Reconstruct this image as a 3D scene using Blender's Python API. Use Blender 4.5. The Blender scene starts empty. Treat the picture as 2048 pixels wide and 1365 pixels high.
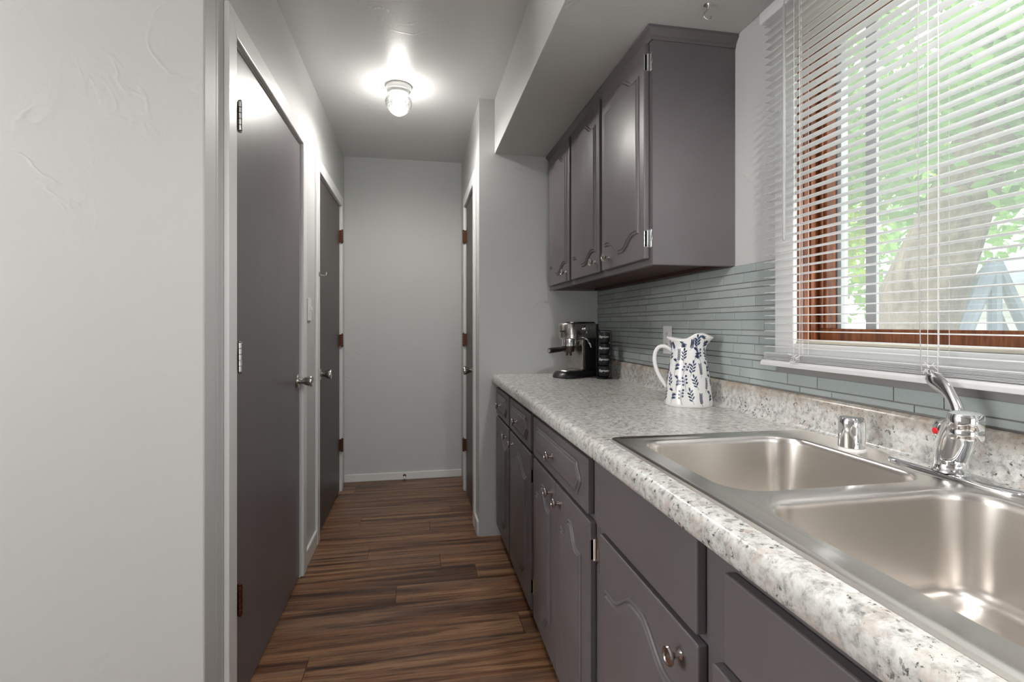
import bpy, bmesh, math, random
from mathutils import Vector, Matrix
from mathutils.geometry import tessellate_polygon
random.seed(7)
PI = math.pi
C = bpy.context.scene.collection
S = bpy.context.scene

# ------------------------------------------------------------------ camera
cd = bpy.data.cameras.new('camera'); cam = bpy.data.objects.new('camera', cd); C.objects.link(cam)
cam.location = (0, 0, 1.2); cam.rotation_euler = (PI/2, 0, -math.radians(10.513))
cd.sensor_width = 36; cd.lens = 1022.5/2048*36; cd.shift_y = -33.5/2048; cd.clip_start = 0.05
S.camera = cam
# ------------------------------------------------------------------ world
w = bpy.data.worlds.new('sky'); S.world = w; w.use_nodes = True
wn = w.node_tree; wn.nodes.clear()
wo = wn.nodes.new('ShaderNodeOutputWorld'); wb = wn.nodes.new('ShaderNodeBackground')
wb.inputs[0].default_value = (0.90, 0.95, 1.0, 1); wb.inputs[1].default_value = 1.1
wn.links.new(wb.outputs[0], wo.inputs[0])
# ------------------------------------------------------------------ lights
def light(name, kind, loc, power, color=(1,1,1), rot=(0,0,0), **kw):
    l = bpy.data.lights.new(name, kind); l.energy = power; l.color = color
    for k, v in kw.items(): setattr(l, k, v)
    o = bpy.data.objects.new(name, l); C.objects.link(o); o.location = loc; o.rotation_euler = rot
    return o
light('sun_light', 'SUN', (6,-6,9), 1.8, (1.0,0.97,0.9), (math.radians(48),0,math.radians(18)), angle=math.radians(3))
# added area lights standing in for daylight at assumed openings behind and left
light('rear_fill_light', 'AREA', (-.35,-5.16,1.15), 7, (1.0,0.985,0.96), (PI/2,0,0), shape='RECTANGLE', size=2.3, size_y=1.9)
light('left_fill_light', 'AREA', (-3.36,0.70,1.35), 18, (1.0,0.985,0.96), (PI/2,0,-PI/2), shape='RECTANGLE', size=1.2, size_y=1.2)
light('sink_window_portal', 'AREA', (1.205,0.78,1.60), 1, (1,1,1), (PI/2,0,PI/2), shape='RECTANGLE', size=0.9, size_y=0.8).data.cycles.is_portal = True
v = S.view_settings
v.view_transform = 'Standard'; v.look = 'None'; v.gamma = 1.0; v.exposure = 1.36; v.use_curve_mapping = False

# ------------------------------------------------------------------ materials
def mat(name, col, rough=0.5, metal=0.0, spec=0.5, **kw):
    m = bpy.data.materials.new(name); m.use_nodes = True
    b = m.node_tree.nodes['Principled BSDF']
    b.inputs['Base Color'].default_value = (*col, 1); b.inputs['Roughness'].default_value = rough
    b.inputs['Metallic'].default_value = metal; b.inputs['Specular IOR Level'].default_value = spec
    for k, val in kw.items(): b.inputs[k.replace('_', ' ')].default_value = val
    return m
class N:
    """small node helper"""
    def __init__(s, m): s.m = m; s.t = m.node_tree; s.b = s.t.nodes['Principled BSDF']
    def new(s, kind, **kw):
        n = s.t.nodes.new(kind)
        for k, val in kw.items():
            if hasattr(n, k): setattr(n, k, val)
            else: n.inputs[k].default_value = val
        return n
    def link(s, a, b): s.t.links.new(a, b)
    def pos(s, scale=(1,1,1), rnd=False, obj=False):
        mp = s.new('ShaderNodeMapping'); mp.inputs['Scale'].default_value = scale
        if obj: s.link(s.new('ShaderNodeTexCoord').outputs['Object'], mp.inputs['Vector'])
        else: s.link(s.new('ShaderNodeNewGeometry').outputs['Position'], mp.inputs['Vector'])
        if rnd:
            oi = s.new('ShaderNodeObjectInfo'); mu = s.new('ShaderNodeMath', operation='MULTIPLY')
            s.link(oi.outputs['Random'], mu.inputs[0]); mu.inputs[1].default_value = 37.0
            cb = s.new('ShaderNodeCombineXYZ'); s.link(mu.outputs[0], cb.inputs[0]); s.link(mu.outputs[0], cb.inputs[1])
            s.link(cb.outputs[0], mp.inputs['Location'])
        return mp.outputs[0]
    def noise(s, vec, scale, detail=4, rough=0.55, dist=0.0):
        n = s.new('ShaderNodeTexNoise'); n.inputs['Scale'].default_value = scale; n.inputs['Detail'].default_value = detail
        n.inputs['Roughness'].default_value = rough; n.inputs['Distortion'].default_value = dist
        s.link(vec, n.inputs['Vector']); return n.outputs['Fac']
    def voro(s, vec, scale, feature='F1'):
        n = s.new('ShaderNodeTexVoronoi'); n.feature = feature; n.inputs['Scale'].default_value = scale
        s.link(vec, n.inputs['Vector']); return n
    def ramp(s, fac, stops):
        r = s.new('ShaderNodeValToRGB'); e = r.color_ramp.elements
        while len(e) < len(stops): e.new(0.5)
        for el, (p, c) in zip(e, stops): el.position = p; el.color = (*c, 1) if len(c) == 3 else c
        s.link(fac, r.inputs[0]); return r.outputs[0]
    def mix(s, fac, a, b, mode='MIX'):
        n = s.new('ShaderNodeMix'); n.data_type = 'RGBA'; n.blend_type = mode
        for sock, val in ((n.inputs[0], fac), (n.inputs[6], a), (n.inputs[7], b)):
            if isinstance(val, (int, float)): sock.default_value = val
            elif isinstance(val, tuple): sock.default_value = (*val, 1)
            else: s.link(val, sock)
        return n.outputs[2]
    def bump(s, h, strength=0.2, dist=0.01):
        n = s.new('ShaderNodeBump'); n.inputs['Strength'].default_value = strength; n.inputs['Distance'].default_value = dist
        s.link(h, n.inputs['Height']); s.link(n.outputs[0], s.b.inputs['Normal'])
    def col(s, c): s.link(c, s.b.inputs['Base Color'])

def plaster(name, c, st=0.25, rough=0.55):
    m = mat(name, c, rough, spec=0.4); n = N(m); p = n.pos()
    big = n.noise(p, 3.2, 3, 0.5, 1.6); ridge = n.ramp(big, [(0.47,(0,0,0)),(0.5,(1,1,1)),(0.53,(0,0,0))])
    mask = n.ramp(n.noise(p, 2.1, 2), [(0.5,(0,0,0)),(0.68,(1,1,1))])
    fine = n.noise(p, 60, 4)
    h = n.mix(0.35, n.mix(1.0, ridge, mask, 'MULTIPLY'), fine)
    n.bump(h, st, 0.006)
    n.col(n.mix(n.ramp(n.noise(p, 1.3, 2), [(0.3,(0,0,0)),(0.7,(1,1,1))]), tuple(x*0.985 for x in c), c))
    return m
M = {}
M['wall'] = plaster('wall_paint', (0.548,0.556,0.548))
M['ceiling'] = plaster('ceiling_paint', (0.735,0.745,0.74), 0.3, 0.33)
M['trim'] = mat('white_trim_paint', (0.74,0.74,0.73), 0.3)
n = N(M['trim']); n.bump(n.noise(n.pos(), 45, 3), 0.03, 0.003)
M['door'] = mat('door_paint', (0.070,0.060,0.064), 0.36)
n = N(M['door']); n.bump(n.noise(n.pos((1,1,0.25)), 60, 3), 0.07, 0.003)
n.col(n.mix(n.ramp(n.noise(n.pos((1,1,0.3)), 6, 3), [(0.3,(0,0,0)),(0.7,(1,1,1))]), (0.130,0.113,0.120), (0.148,0.131,0.138)))
M['door_brown'] = mat('door_paint_brown', (0.068,0.057,0.054), 0.42)
n = N(M['door_brown']); n.bump(n.noise(n.pos((1,1,0.25)), 60, 3), 0.07, 0.003)
M['cab'] = mat('cabinet_paint', (0.112,0.099,0.104), 0.38)
n = N(M['cab']); n.bump(n.noise(n.pos(), 70, 4), 0.06, 0.003)
n.col(n.mix(n.ramp(n.noise(n.pos(), 5, 3), [(0.3,(0,0,0)),(0.7,(1,1,1))]), (0.118,0.104,0.110), (0.133,0.119,0.125)))
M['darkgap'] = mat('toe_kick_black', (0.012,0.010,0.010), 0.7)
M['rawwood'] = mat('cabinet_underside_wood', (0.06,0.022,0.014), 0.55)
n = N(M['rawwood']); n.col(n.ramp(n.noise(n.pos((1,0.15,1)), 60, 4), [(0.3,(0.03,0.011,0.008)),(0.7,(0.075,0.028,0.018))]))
M['nickel'] = mat('brushed_nickel', (0.62,0.60,0.58), 0.24, 1.0)
M['chrome'] = mat('chrome', (0.86,0.87,0.88), 0.05, 1.0)
M['pewter'] = mat('pewter', (0.55,0.52,0.50), 0.22, 1.0)
M['bronze'] = mat('dark_bronze', (0.10,0.035,0.018), 0.35, 0.7)
M['darkmetal'] = mat('dark_brown_metal', (0.11,0.075,0.065), 0.3, 0.9)
M['black'] = mat('black_plastic', (0.012,0.012,0.013), 0.32)
M['blackmatte'] = mat('black_glaze', (0.016,0.016,0.018), 0.4)
M['steel'] = mat('brushed_steel', (0.56,0.53,0.50), 0.25, 1.0)
n = N(M['steel']); sv = n.noise(n.pos((1,1,0.03)), 900, 2)
n.link(n.new('ShaderNodeMapRange', **{'To Min':0.20,'To Max':0.33}).outputs[0], n.b.inputs['Roughness'])
n.link(sv, n.t.nodes['Map Range'].inputs[0])
M['sink'] = mat('sink_stainless', (0.79,0.755,0.72), 0.3, 1.0)
M['sink'].node_tree.nodes['Principled BSDF'].inputs['Roughness'].default_value = 0.27; n = N(M['sink'])
n.bump(n.noise(n.pos(), 7, 1), 0.02, 0.004)
M['whiteplastic'] = mat('white_plastic', (0.78,0.78,0.76), 0.35)
M['slot'] = mat('outlet_slot', (0.05,0.05,0.05), 0.6)
M['slat'] = mat('blind_slat', (0.88,0.88,0.88), 0.35)
n = N(M['slat']); tr = n.new('ShaderNodeBsdfTranslucent'); tr.inputs[0].default_value = (0.85,0.86,0.88,1)
mx = n.new('ShaderNodeMixShader'); mx.inputs[0].default_value = 0.42
out = n.t.nodes['Material Output']; n.link(n.b.outputs[0], mx.inputs[1]); n.link(tr.outputs[0], mx.inputs[2]); n.link(mx.outputs[0], out.inputs[0])
M['cord'] = mat('blind_cord', (0.75,0.74,0.72), 0.7)
M['wand'] = mat('grey_wand_plastic', (0.36,0.36,0.36), 0.25)
M['winwood'] = mat('window_wood', (0.20,0.065,0.025), 0.35)
n = N(M['winwood']); n.col(n.ramp(n.noise(n.pos((1,1,0.12)), 70, 4, 0.6, 1.0), [(0.3,(0.10,0.028,0.012)),(0.55,(0.22,0.075,0.03)),(0.75,(0.32,0.12,0.05))]))
M['alum'] = mat('storm_frame', (0.42,0.46,0.48), 0.4)
M['stool'] = mat('painted_sill', (0.58,0.54,0.46), 0.5)
M['grout'] = mat('grout', (0.26,0.25,0.245), 0.8)
n = N(M['grout']); n.bump(n.noise(n.pos(), 400, 2), 0.2, 0.002)
# glass tile
m = mat('glass_tile', (0.36,0.41,0.405), 0.12, spec=0.6); M['tile'] = m; n = N(m)
oi = n.new('ShaderNodeObjectInfo')
base = n.ramp(oi.outputs['Random'], [(0.0,(0.325,0.372,0.370)),(0.5,(0.365,0.412,0.405)),(1.0,(0.40,0.445,0.435))])
n.col(n.mix(n.ramp(n.noise(n.pos((1,3,14)), 40, 2), [(0.35,(0,0,0)),(0.7,(0.5,0.5,0.5))]), base, (0.42,0.46,0.45)))
n.bump(n.noise(n.pos(), 35, 2), 0.04, 0.004)
# granite-look laminate
m = mat('granite_laminate', (0.6,0.58,0.55), 0.22); M['granite'] = m; n = N(m); p = n.pos()
c0 = n.ramp(n.noise(p, 62, 8, 0.70, 0.25), [(0.32,(0.24,0.24,0.235)),(0.42,(0.42,0.42,0.405)),(0.51,(0.58,0.585,0.565)),(0.68,(0.71,0.71,0.69))])
pink = n.ramp(n.noise(p, 34, 5, 0.65, 0.2), [(0.53,(0,0,0)),(0.66,(0.6,0.6,0.6))])
c1 = n.mix(pink, c0, (0.50,0.41,0.365))
tan = n.ramp(n.noise(p, 8, 3), [(0.60,(0,0,0)),(0.74,(0.5,0.5,0.5))])
c1 = n.mix(tan, c1, (0.42,0.34,0.26))
dk = n.ramp(n.noise(p, 85, 6, 0.72, 0.3), [(0.375,(0.95,0.95,0.95)),(0.425,(0,0,0))])
clus = n.ramp(n.noise(p, 16, 3), [(0.42,(0.15,0.15,0.15)),(0.58,(1,1,1))])
c2 = n.mix(n.mix(1.0, dk, clus, 'MULTIPLY'), c1, (0.055,0.048,0.046))
vv = n.voro(p, 70); sp = n.ramp(vv.outputs['Distance'], [(0.16,(1,1,1)),(0.25,(0,0,0))])
msk = n.ramp(n.noise(p, 18, 3), [(0.52,(0,0,0)),(0.60,(0.9,0.9,0.9))])
c3 = n.mix(n.mix(1.0, sp, msk, 'MULTIPLY'), c2, (0.08,0.066,0.06))
sep = n.new('ShaderNodeSeparateXYZ'); n.link(p, sep.inputs[0])
zr = n.new('ShaderNodeMapRange', **{'From Min':0.962,'From Max':1.004}); n.link(sep.outputs[2], zr.inputs[0])
st = n.mix(1.0, n.ramp(zr.outputs[0], [(0.0,(0,0,0)),(1.0,(0.75,0.75,0.75))]), n.ramp(n.noise(p, 22, 5), [(0.36,(0.1,0.1,0.1)),(0.58,(1,1,1))]), 'MULTIPLY')
n.col(n.mix(st, c3, (0.36,0.27,0.19))); n.bump(n.noise(p, 300, 2), 0.02, 0.002)
# wood plank floor
m = mat('wood_plank', (0.12,0.07,0.045), 0.36, spec=0.4); M['floor'] = m; n = N(m)
p1 = n.pos((0.24,5.2,1), rnd=True); p2 = n.pos((0.65,14,1), rnd=True)
a = n.noise(p1, 2.6, 6, 0.66, 1.6); b_ = n.noise(p2, 5.0, 6, 0.7, 2.2)
c0 = n.ramp(a, [(0.37,(0.040,0.016,0.010)),(0.46,(0.145,0.066,0.036)),(0.55,(0.27,0.145,0.076)),(0.68,(0.38,0.230,0.130))])
c1 = n.mix(n.ramp(b_, [(0.34,(0.85,0.85,0.85)),(0.50,(0,0,0))]), c0, (0.035,0.018,0.012))
c2 = n.mix(n.ramp(b_, [(0.60,(0,0,0)),(0.72,(0.5,0.5,0.5))]), c1, (0.30,0.18,0.11))
oi = n.new('ShaderNodeObjectInfo'); tone = n.ramp(oi.outputs['Random'], [(0,(0.93,0.91,0.90)),(1,(1.06,1.03,0.98))])
g3 = n.ramp(n.noise(n.pos((0.35,6,1), rnd=True), 2.0, 4, 0.6, 1.2), [(0.50,(0,0,0)),(0.66,(0.6,0.6,0.6))]); c2 = n.mix(g3, c2, (0.105,0.078,0.068))
rd = n.ramp(n.noise(n.pos((0.3,7,1), rnd=True), 3.1, 4, 0.6, 0.8), [(0.54,(0,0,0)),(0.66,(0.65,0.65,0.65))]); c2 = n.mix(rd, c2, (0.24,0.105,0.05))
n.col(n.mix(1.0, c2, tone, 'MULTIPLY')); n.bump(b_, 0.25, 0.002)
M['ceramic'] = mat('white_ceramic', (0.80,0.79,0.78), 0.14)
M['ink'] = mat('blue_ink', (0.022,0.045,0.135), 0.2)
n = N(M['ink']); n.col(n.ramp(n.noise(n.pos(), 55, 3), [(0.35,(0.012,0.020,0.052)),(0.65,(0.050,0.085,0.17))]))
M['white'] = mat('white_print', (0.8,0.8,0.8), 0.5)
M['red'] = mat('red_dot', (0.75,0.01,0.02), 0.3)
M['bulb'] = mat('bulb_glow', (1,1,1), 0.4); b = M['bulb'].node_tree.nodes['Principled BSDF']
b.inputs['Emission Color'].default_value = (1,0.97,0.92,1); b.inputs['Emission Strength'].default_value = 5
M['fixture'] = mat('satin_fixture', (0.55,0.55,0.54), 0.3, 0.6)
# pressed glass of the lamp globe: mostly clear with bright facets
m = mat('pressed_glass', (0.9,0.9,0.9), 0.15); M['globe'] = m; n = N(m)
t_ = n.new('ShaderNodeBsdfTransparent'); g_ = n.new('ShaderNodeBsdfGlossy'); g_.inputs['Roughness'].default_value = 0.12
tl = n.new('ShaderNodeBsdfTranslucent'); tl.inputs[0].default_value = (0.95,0.95,0.93,1)
vor = n.voro(n.pos(obj=True), 85, 'DISTANCE_TO_EDGE')
ed = n.ramp(vor.outputs[0], [(0.02,(0.010,0.010,0.010)),(0.30,(0.0006,0.0006,0.0006))])
mA = n.new('ShaderNodeMixShader'); n.link(ed, mA.inputs[0]); n.link(t_.outputs[0], mA.inputs[1]); n.link(tl.outputs[0], mA.inputs[2])
fr = n.new('ShaderNodeFresnel'); fr.inputs[0].default_value = 1.6
bp = n.new('ShaderNodeBump'); bp.inputs['Strength'].default_value = 0.8; bp.inputs['Distance'].default_value = 0.004; n.link(vor.outputs[0], bp.inputs['Height'])
n.link(bp.outputs[0], fr.inputs['Normal']); n.link(bp.outputs[0], g_.inputs['Normal'])
mB = n.new('ShaderNodeMixShader'); n.link(fr.outputs[0], mB.inputs[0]); n.link(mA.outputs[0], mB.inputs[1]); n.link(g_.outputs[0], mB.inputs[2])
n.link(mB.outputs[0], n.t.nodes['Material Output'].inputs[0])
# window pane: clear glass, with the haze of the overbright view mixed in as white
m = mat('window_glass', (1,1,1), 0.05); M['pane'] = m; n = N(m)
t_ = n.new('ShaderNodeBsdfTransparent'); tl = n.new('ShaderNodeBsdfTranslucent'); tl.inputs[0].default_value = (0.93,0.95,0.97,1)
g_ = n.new('ShaderNodeBsdfGlossy'); g_.inputs['Roughness'].default_value = 0.03
mA = n.new('ShaderNodeMixShader'); mA.inputs[0].default_value = 0.12; n.link(t_.outputs[0], mA.inputs[1]); n.link(tl.outputs[0], mA.inputs[2])
mB = n.new('ShaderNodeMixShader'); mB.inputs[0].default_value = 0.05; n.link(mA.outputs[0], mB.inputs[1]); n.link(g_.outputs[0], mB.inputs[2])
n.link(mB.outputs[0], n.t.nodes['Material Output'].inputs[0])
M['clear'] = mat('clear_glass', (1,1,1), 0.05); n = N(M['clear'])
t_ = n.new('ShaderNodeBsdfTransparent'); n.link(t_.outputs[0], n.t.nodes['Material Output'].inputs[0])
# outside
M['bark'] = mat('bark', (0.30,0.22,0.16), 0.9); n = N(M['bark'])
hb = n.noise(n.pos((1,1,0.25)), 9, 6, 0.7, 1.0); n.col(n.ramp(hb, [(0.3,(0.13,0.095,0.07)),(0.7,(0.46,0.36,0.27))])); n.bump(hb, 0.8, 0.05)
def leafmat(name, a, b):
    m = mat(name, a, 0.5); n = N(m); n.col(n.ramp(n.noise(n.pos(), 2.2, 3), [(0.3,a),(0.7,b)]))
    tr = n.new('ShaderNodeBsdfTranslucent'); tr.inputs[0].default_value = (*b, 1)
    mx = n.new('ShaderNodeMixShader'); mx.inputs[0].default_value = 0.45
    n.link(n.b.outputs[0], mx.inputs[1]); n.link(tr.outputs[0], mx.inputs[2]); n.link(mx.outputs[0], n.t.nodes['Material Output'].inputs[0])
    return m
M['leafA'] = leafmat('leaf_yellow_green', (0.16,0.30,0.03), (0.40,0.54,0.09))
M['leafB'] = leafmat('leaf_green', (0.09,0.24,0.05), (0.26,0.46,0.13))
M['grass'] = mat('lawn', (0.28,0.36,0.16), 0.9); n = N(M['grass']); n.col(n.ramp(n.noise(n.pos(), 3, 5), [(0.3,(0.20,0.30,0.10)),(0.7,(0.50,0.46,0.34))]))
M['siding'] = mat('white_siding', (0.80,0.80,0.77), 0.6)
M['shingle'] = mat('roof_shingle', (0.30,0.36,0.43), 0.8); n = N(M['shingle']); n.col(n.ramp(n.noise(n.pos((1,1,6)), 6, 3), [(0.3,(0.26,0.31,0.37)),(0.7,(0.38,0.44,0.51))]))
M['swing'] = mat('swing_paint', (0.10,0.14,0.18), 0.5)

# ------------------------------------------------------------------ mesh helpers
def obj(name, bm, m, parent=None, smooth=False, bevel=0, kind=None, seg=2, angle=0.6):
    bmesh.ops.recalc_face_normals(bm, faces=bm.faces[:])
    me = bpy.data.meshes.new(name); bm.to_mesh(me); bm.free()
    return link(name, me, m, parent, smooth, bevel, kind, seg, angle)
def link(name, me, m, parent=None, smooth=False, bevel=0, kind=None, seg=2, angle=0.6):
    if isinstance(m, str): m = M[m]
    if not me.materials: me.materials.append(m)
    o = bpy.data.objects.new(name, me); C.objects.link(o); o.parent = parent
    if smooth:
        for f in me.polygons: f.use_smooth = True
        if angle: me.set_sharp_from_angle(angle=angle)
    if bevel:
        b = o.modifiers.new('bevel', 'BEVEL'); b.width = bevel; b.segments = seg; b.limit_method = 'ANGLE'; b.angle_limit = 0.6
    if kind: o['kind'] = kind
    return o
def thing(name, label=None, cat=None, loc=(0,0,0), rot=(0,0,0), group=None, kind=None):
    o = bpy.data.objects.new(name, None); C.objects.link(o); o.location = loc; o.rotation_euler = rot
    return tag(o, label, cat, group, kind)
def tag(o, label=None, cat=None, group=None, kind=None):
    for k, val in (('label',label),('category',cat),('group',group),('kind',kind)):
        if val: o[k] = val
    return o
def new(): return bmesh.new()
def bx(bm, x0, x1, y0, y1, z0, z1):
    vs = [bm.verts.new(p) for p in ((x0,y0,z0),(x1,y0,z0),(x1,y1,z0),(x0,y1,z0),(x0,y0,z1),(x1,y0,z1),(x1,y1,z1),(x0,y1,z1))]
    for f in ((0,3,2,1),(4,5,6,7),(0,1,5,4),(1,2,6,5),(2,3,7,6),(3,0,4,7)): bm.faces.new([vs[i] for i in f])
    return bm
def box(*a): return bx(new(), *a)
def rings(bm, loops, cap0=True, cap1=True, closed=True):
    R = [[bm.verts.new(p) for p in l] for l in loops]
    for a, b in zip(R, R[1:]):
        k = len(a); rng = range(k if closed else k-1)
        for i in rng: bm.faces.new((a[i], a[(i+1)%k], b[(i+1)%k], b[i]))
    if cap0: bm.faces.new(R[0][::-1])
    if cap1: bm.faces.new(R[-1])
    return bm
def lathe(bm, prof, origin=(0,0,0), axis='z', seg=24, cap0=True, cap1=True):
    o = Vector(origin); L = []
    for r, h in prof:
        l = []
        for i in range(seg):
            t = 2*PI*i/seg; a, b = r*math.cos(t), r*math.sin(t)
            p = {'z':(a,b,h),'x':(h,a,b),'y':(a,h,b)}[axis]; l.append(o+Vector(p))
        L.append(l)
    return rings(bm, L, cap0, cap1)
def frames(path):
    P = [Vector(p) for p in path]; out = []; up = None
    for i, p in enumerate(P):
        t = (P[min(i+1,len(P)-1)]-P[max(i-1,0)]).normalized()
        if up is None:
            up = Vector((0,0,1)) if abs(t.z) < 0.9 else Vector((1,0,0))
        s = t.cross(up).normalized(); up = s.cross(t).normalized(); out.append((p, s, up))
    return out
def tube(bm, path, r, seg=8, flat=1.0):
    rr = r if isinstance(r, (list, tuple)) else [r]*len(path); L = []
    for (p, s, u), q in zip(frames(path), rr):
        L.append([p + s*math.cos(2*PI*i/seg)*q + u*math.sin(2*PI*i/seg)*q*flat for i in range(seg)])
    return rings(bm, L)
def bez(p0, p1, p2, p3, k=10):
    p0, p1, p2, p3 = map(Vector, (p0,p1,p2,p3)); o = []
    for i in range(k+1):
        t = i/k; s = 1-t; o.append(p0*s**3+p1*3*s*s*t+p2*3*s*t*t+p3*t**3)
    return o
def rrect(x0, x1, y0, y1, r, seg=6):
    o = []
    for cx, cy, a0 in ((x1-r,y1-r,0),(x0+r,y1-r,PI/2),(x0+r,y0+r,PI),(x1-r,y0+r,1.5*PI)):
        for i in range(seg+1):
            a = a0+PI/2*i/seg; o.append((cx+r*math.cos(a), cy+r*math.sin(a)))
    return o
def copy_mesh(o, parent, **kw):
    c = o.copy(); C.objects.link(c); c.parent = parent
    for k, val in kw.items(): setattr(c, k, val)
    return c

# ------------------------------------------------------------------ dimensions
XL, XH, YB, H, YE = -0.544, 0.344, 4.044, 2.475, 2.871
XS, SZ, XR = 0.4326, 2.1675, 1.053
YF = 1.454; XFAR, YREAR = -3.4, -5.2
WT = 0.16                                            # wall thickness
WY0, WY1, WZ0, WZ1 = 0.29, 1.272, 1.15, 2.04         # sink window opening

# ------------------------------------------------------------------ setting
fl = obj('floor', box(XFAR-.1, XR+WT, YREAR-.1, YB+WT, -0.12, -0.006), 'darkgap', kind='structure')
PW, PL = 0.152, 1.22
pm = new(); bx(pm, 0, PL-0.0015, 0, PW-0.0015, -0.006, 0.0)
first = None; row = 0; y = YREAR
while y < YB:
    x = XFAR - random.uniform(0, PL)
    while x < XR:
        vis_hall = y > YF - PW
        if not vis_hall or (x+PL > XL-0.1 and x < 0.62):
            if first is None:
                first = obj('plank', pm, 'floor', fl, bevel=0.0008, seg=1); first.location = (x, y, 0)
            else: copy_mesh(first, fl, location=(x, y, 0))
        x += PL
    y += PW
obj('ceiling', box(XFAR-.1, XR+WT, YREAR-.1, YB+WT, H, H+0.1), 'ceiling', kind='structure')
obj('wall_back', box(XL-WT, XH+WT, YB, YB+WT, 0, H), 'wall', kind='structure')
obj('wall_hall_right', box(XH, XH+WT, YE+.0, YB, 0, H), 'wall', kind='structure')
obj('wall_end', box(XH+WT, XR, YE, YE+WT, 0, H), 'wall', kind='structure')
# left wall of the passage with two door recesses
D1 = (1.655, 2.569, 2.058); D2 = (2.984, 3.83, 2.048)
def wall_run_x(bm, x0, x1, y0, y1, doors):
    y = y0
    for a, b, t in doors: bx(bm, x0, x1, y, a, 0, H); bx(bm, x0, x1, a, b, t, H); y = b
    bx(bm, x0, x1, y, y1, 0, H)
bm = new(); wall_run_x(bm, XL-WT, XL, YF+.08, YB, [D1, D2]); obj('wall_left', bm, 'wall', kind='structure')
bm = new(); bx(bm, XL-WT-.05, XL-WT-.02, YF+WT, YB, 0, H); obj('wall_left_backing', bm, 'darkgap', kind='structure')
obj('wall_front', box(XFAR, XL, YF, YF+.08, 0, H), 'wall', bevel=0.004, kind='structure')
# right wall with the sink window opening
bm = new(); bx(bm, XR, XR+WT, YREAR, WY0, 0, H); bx(bm, XR, XR+WT, WY1, YE+WT, 0, H)
bx(bm, XR, XR+WT, WY0, WY1, 0, WZ0); bx(bm, XR, XR+WT, WY0, WY1, WZ1, H)
wr = obj('wall_right', bm, 'wall', kind='structure')
# unseen side of the room: dining area behind and left of the camera
bm = new(); bx(bm, XFAR-.1, XFAR, YREAR, .08, 0, H); bx(bm, XFAR-.1, XFAR, 1.32, YF+WT, 0, H); bx(bm, XFAR-.1, XFAR, .08, 1.32, 0, .75); bx(bm, XFAR-.1, XFAR, .08, 1.32, 1.95, H)
obj('wall_dining', bm, 'wall', kind='structure')
bm = new(); bx(bm, XFAR-.1, -1.55, YREAR-.1, YREAR, 0, H); bx(bm, .85, XR+WT, YREAR-.1, YREAR, 0, H); bx(bm, -1.55, .85, YREAR-.1, YREAR, 2.15, H)
obj('wall_rear', bm, 'wall', kind='structure')
obj('ceiling_soffit', box(XS, XR, YREAR, YE, SZ, H), 'wall', bevel=0.003, kind='structure')
for nm, args in (('window_unseen_2', (XFAR-.06, XFAR-.02, .08, 1.32, .75, 1.95)), ('window_unseen_3', (-1.55, .85, YREAR-.06, YREAR-.02, 0, 2.15))):  # unseen openings, added to go with the rear and left fill lights
    t = thing(nm, kind='structure'); x0,x1,y0,y1,z0,z1 = args; bm = new()
    f = .05
    if x1-x0 < .1:
        bx(bm,x0,x1,y0,y0+f,z0,z1); bx(bm,x0,x1,y1-f,y1,z0,z1); bx(bm,x0,x1,y0+f,y1-f,z0,z0+f); bx(bm,x0,x1,y0+f,y1-f,z1-f,z1)
        obj('pane', box(x0+.015,x0+.02,y0+f,y1-f,z0+f,z1-f), 'clear', t)
    else:
        bx(bm,x0,x0+f,y0,y1,z0,z1); bx(bm,x1-f,x1,y0,y1,z0,z1); bx(bm,x0+f,x1-f,y0,y1,z0,z0+f); bx(bm,x0+f,x1-f,y0,y1,z1-f,z1)
        obj('pane', box(x0+f,x1-f,y0+.015,y0+.02,z0+f,z1-f), 'clear', t)
    obj('window_frame', bm, 'trim', t)

# ---- baseboards
obj('baseboard_back', box(XL, XH, YB-.013, YB, 0, .058), 'trim', bevel=.004, kind='structure')
obj('baseboard_left', box(XL, XL+.013, 2.639, 2.914, 0, .085), 'trim', bevel=.004, kind='structure')
obj('baseboard_right', box(XH-.013, XH, YE+.002, 3.01, 0, .085), 'trim', bevel=.004, kind='structure')

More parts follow.
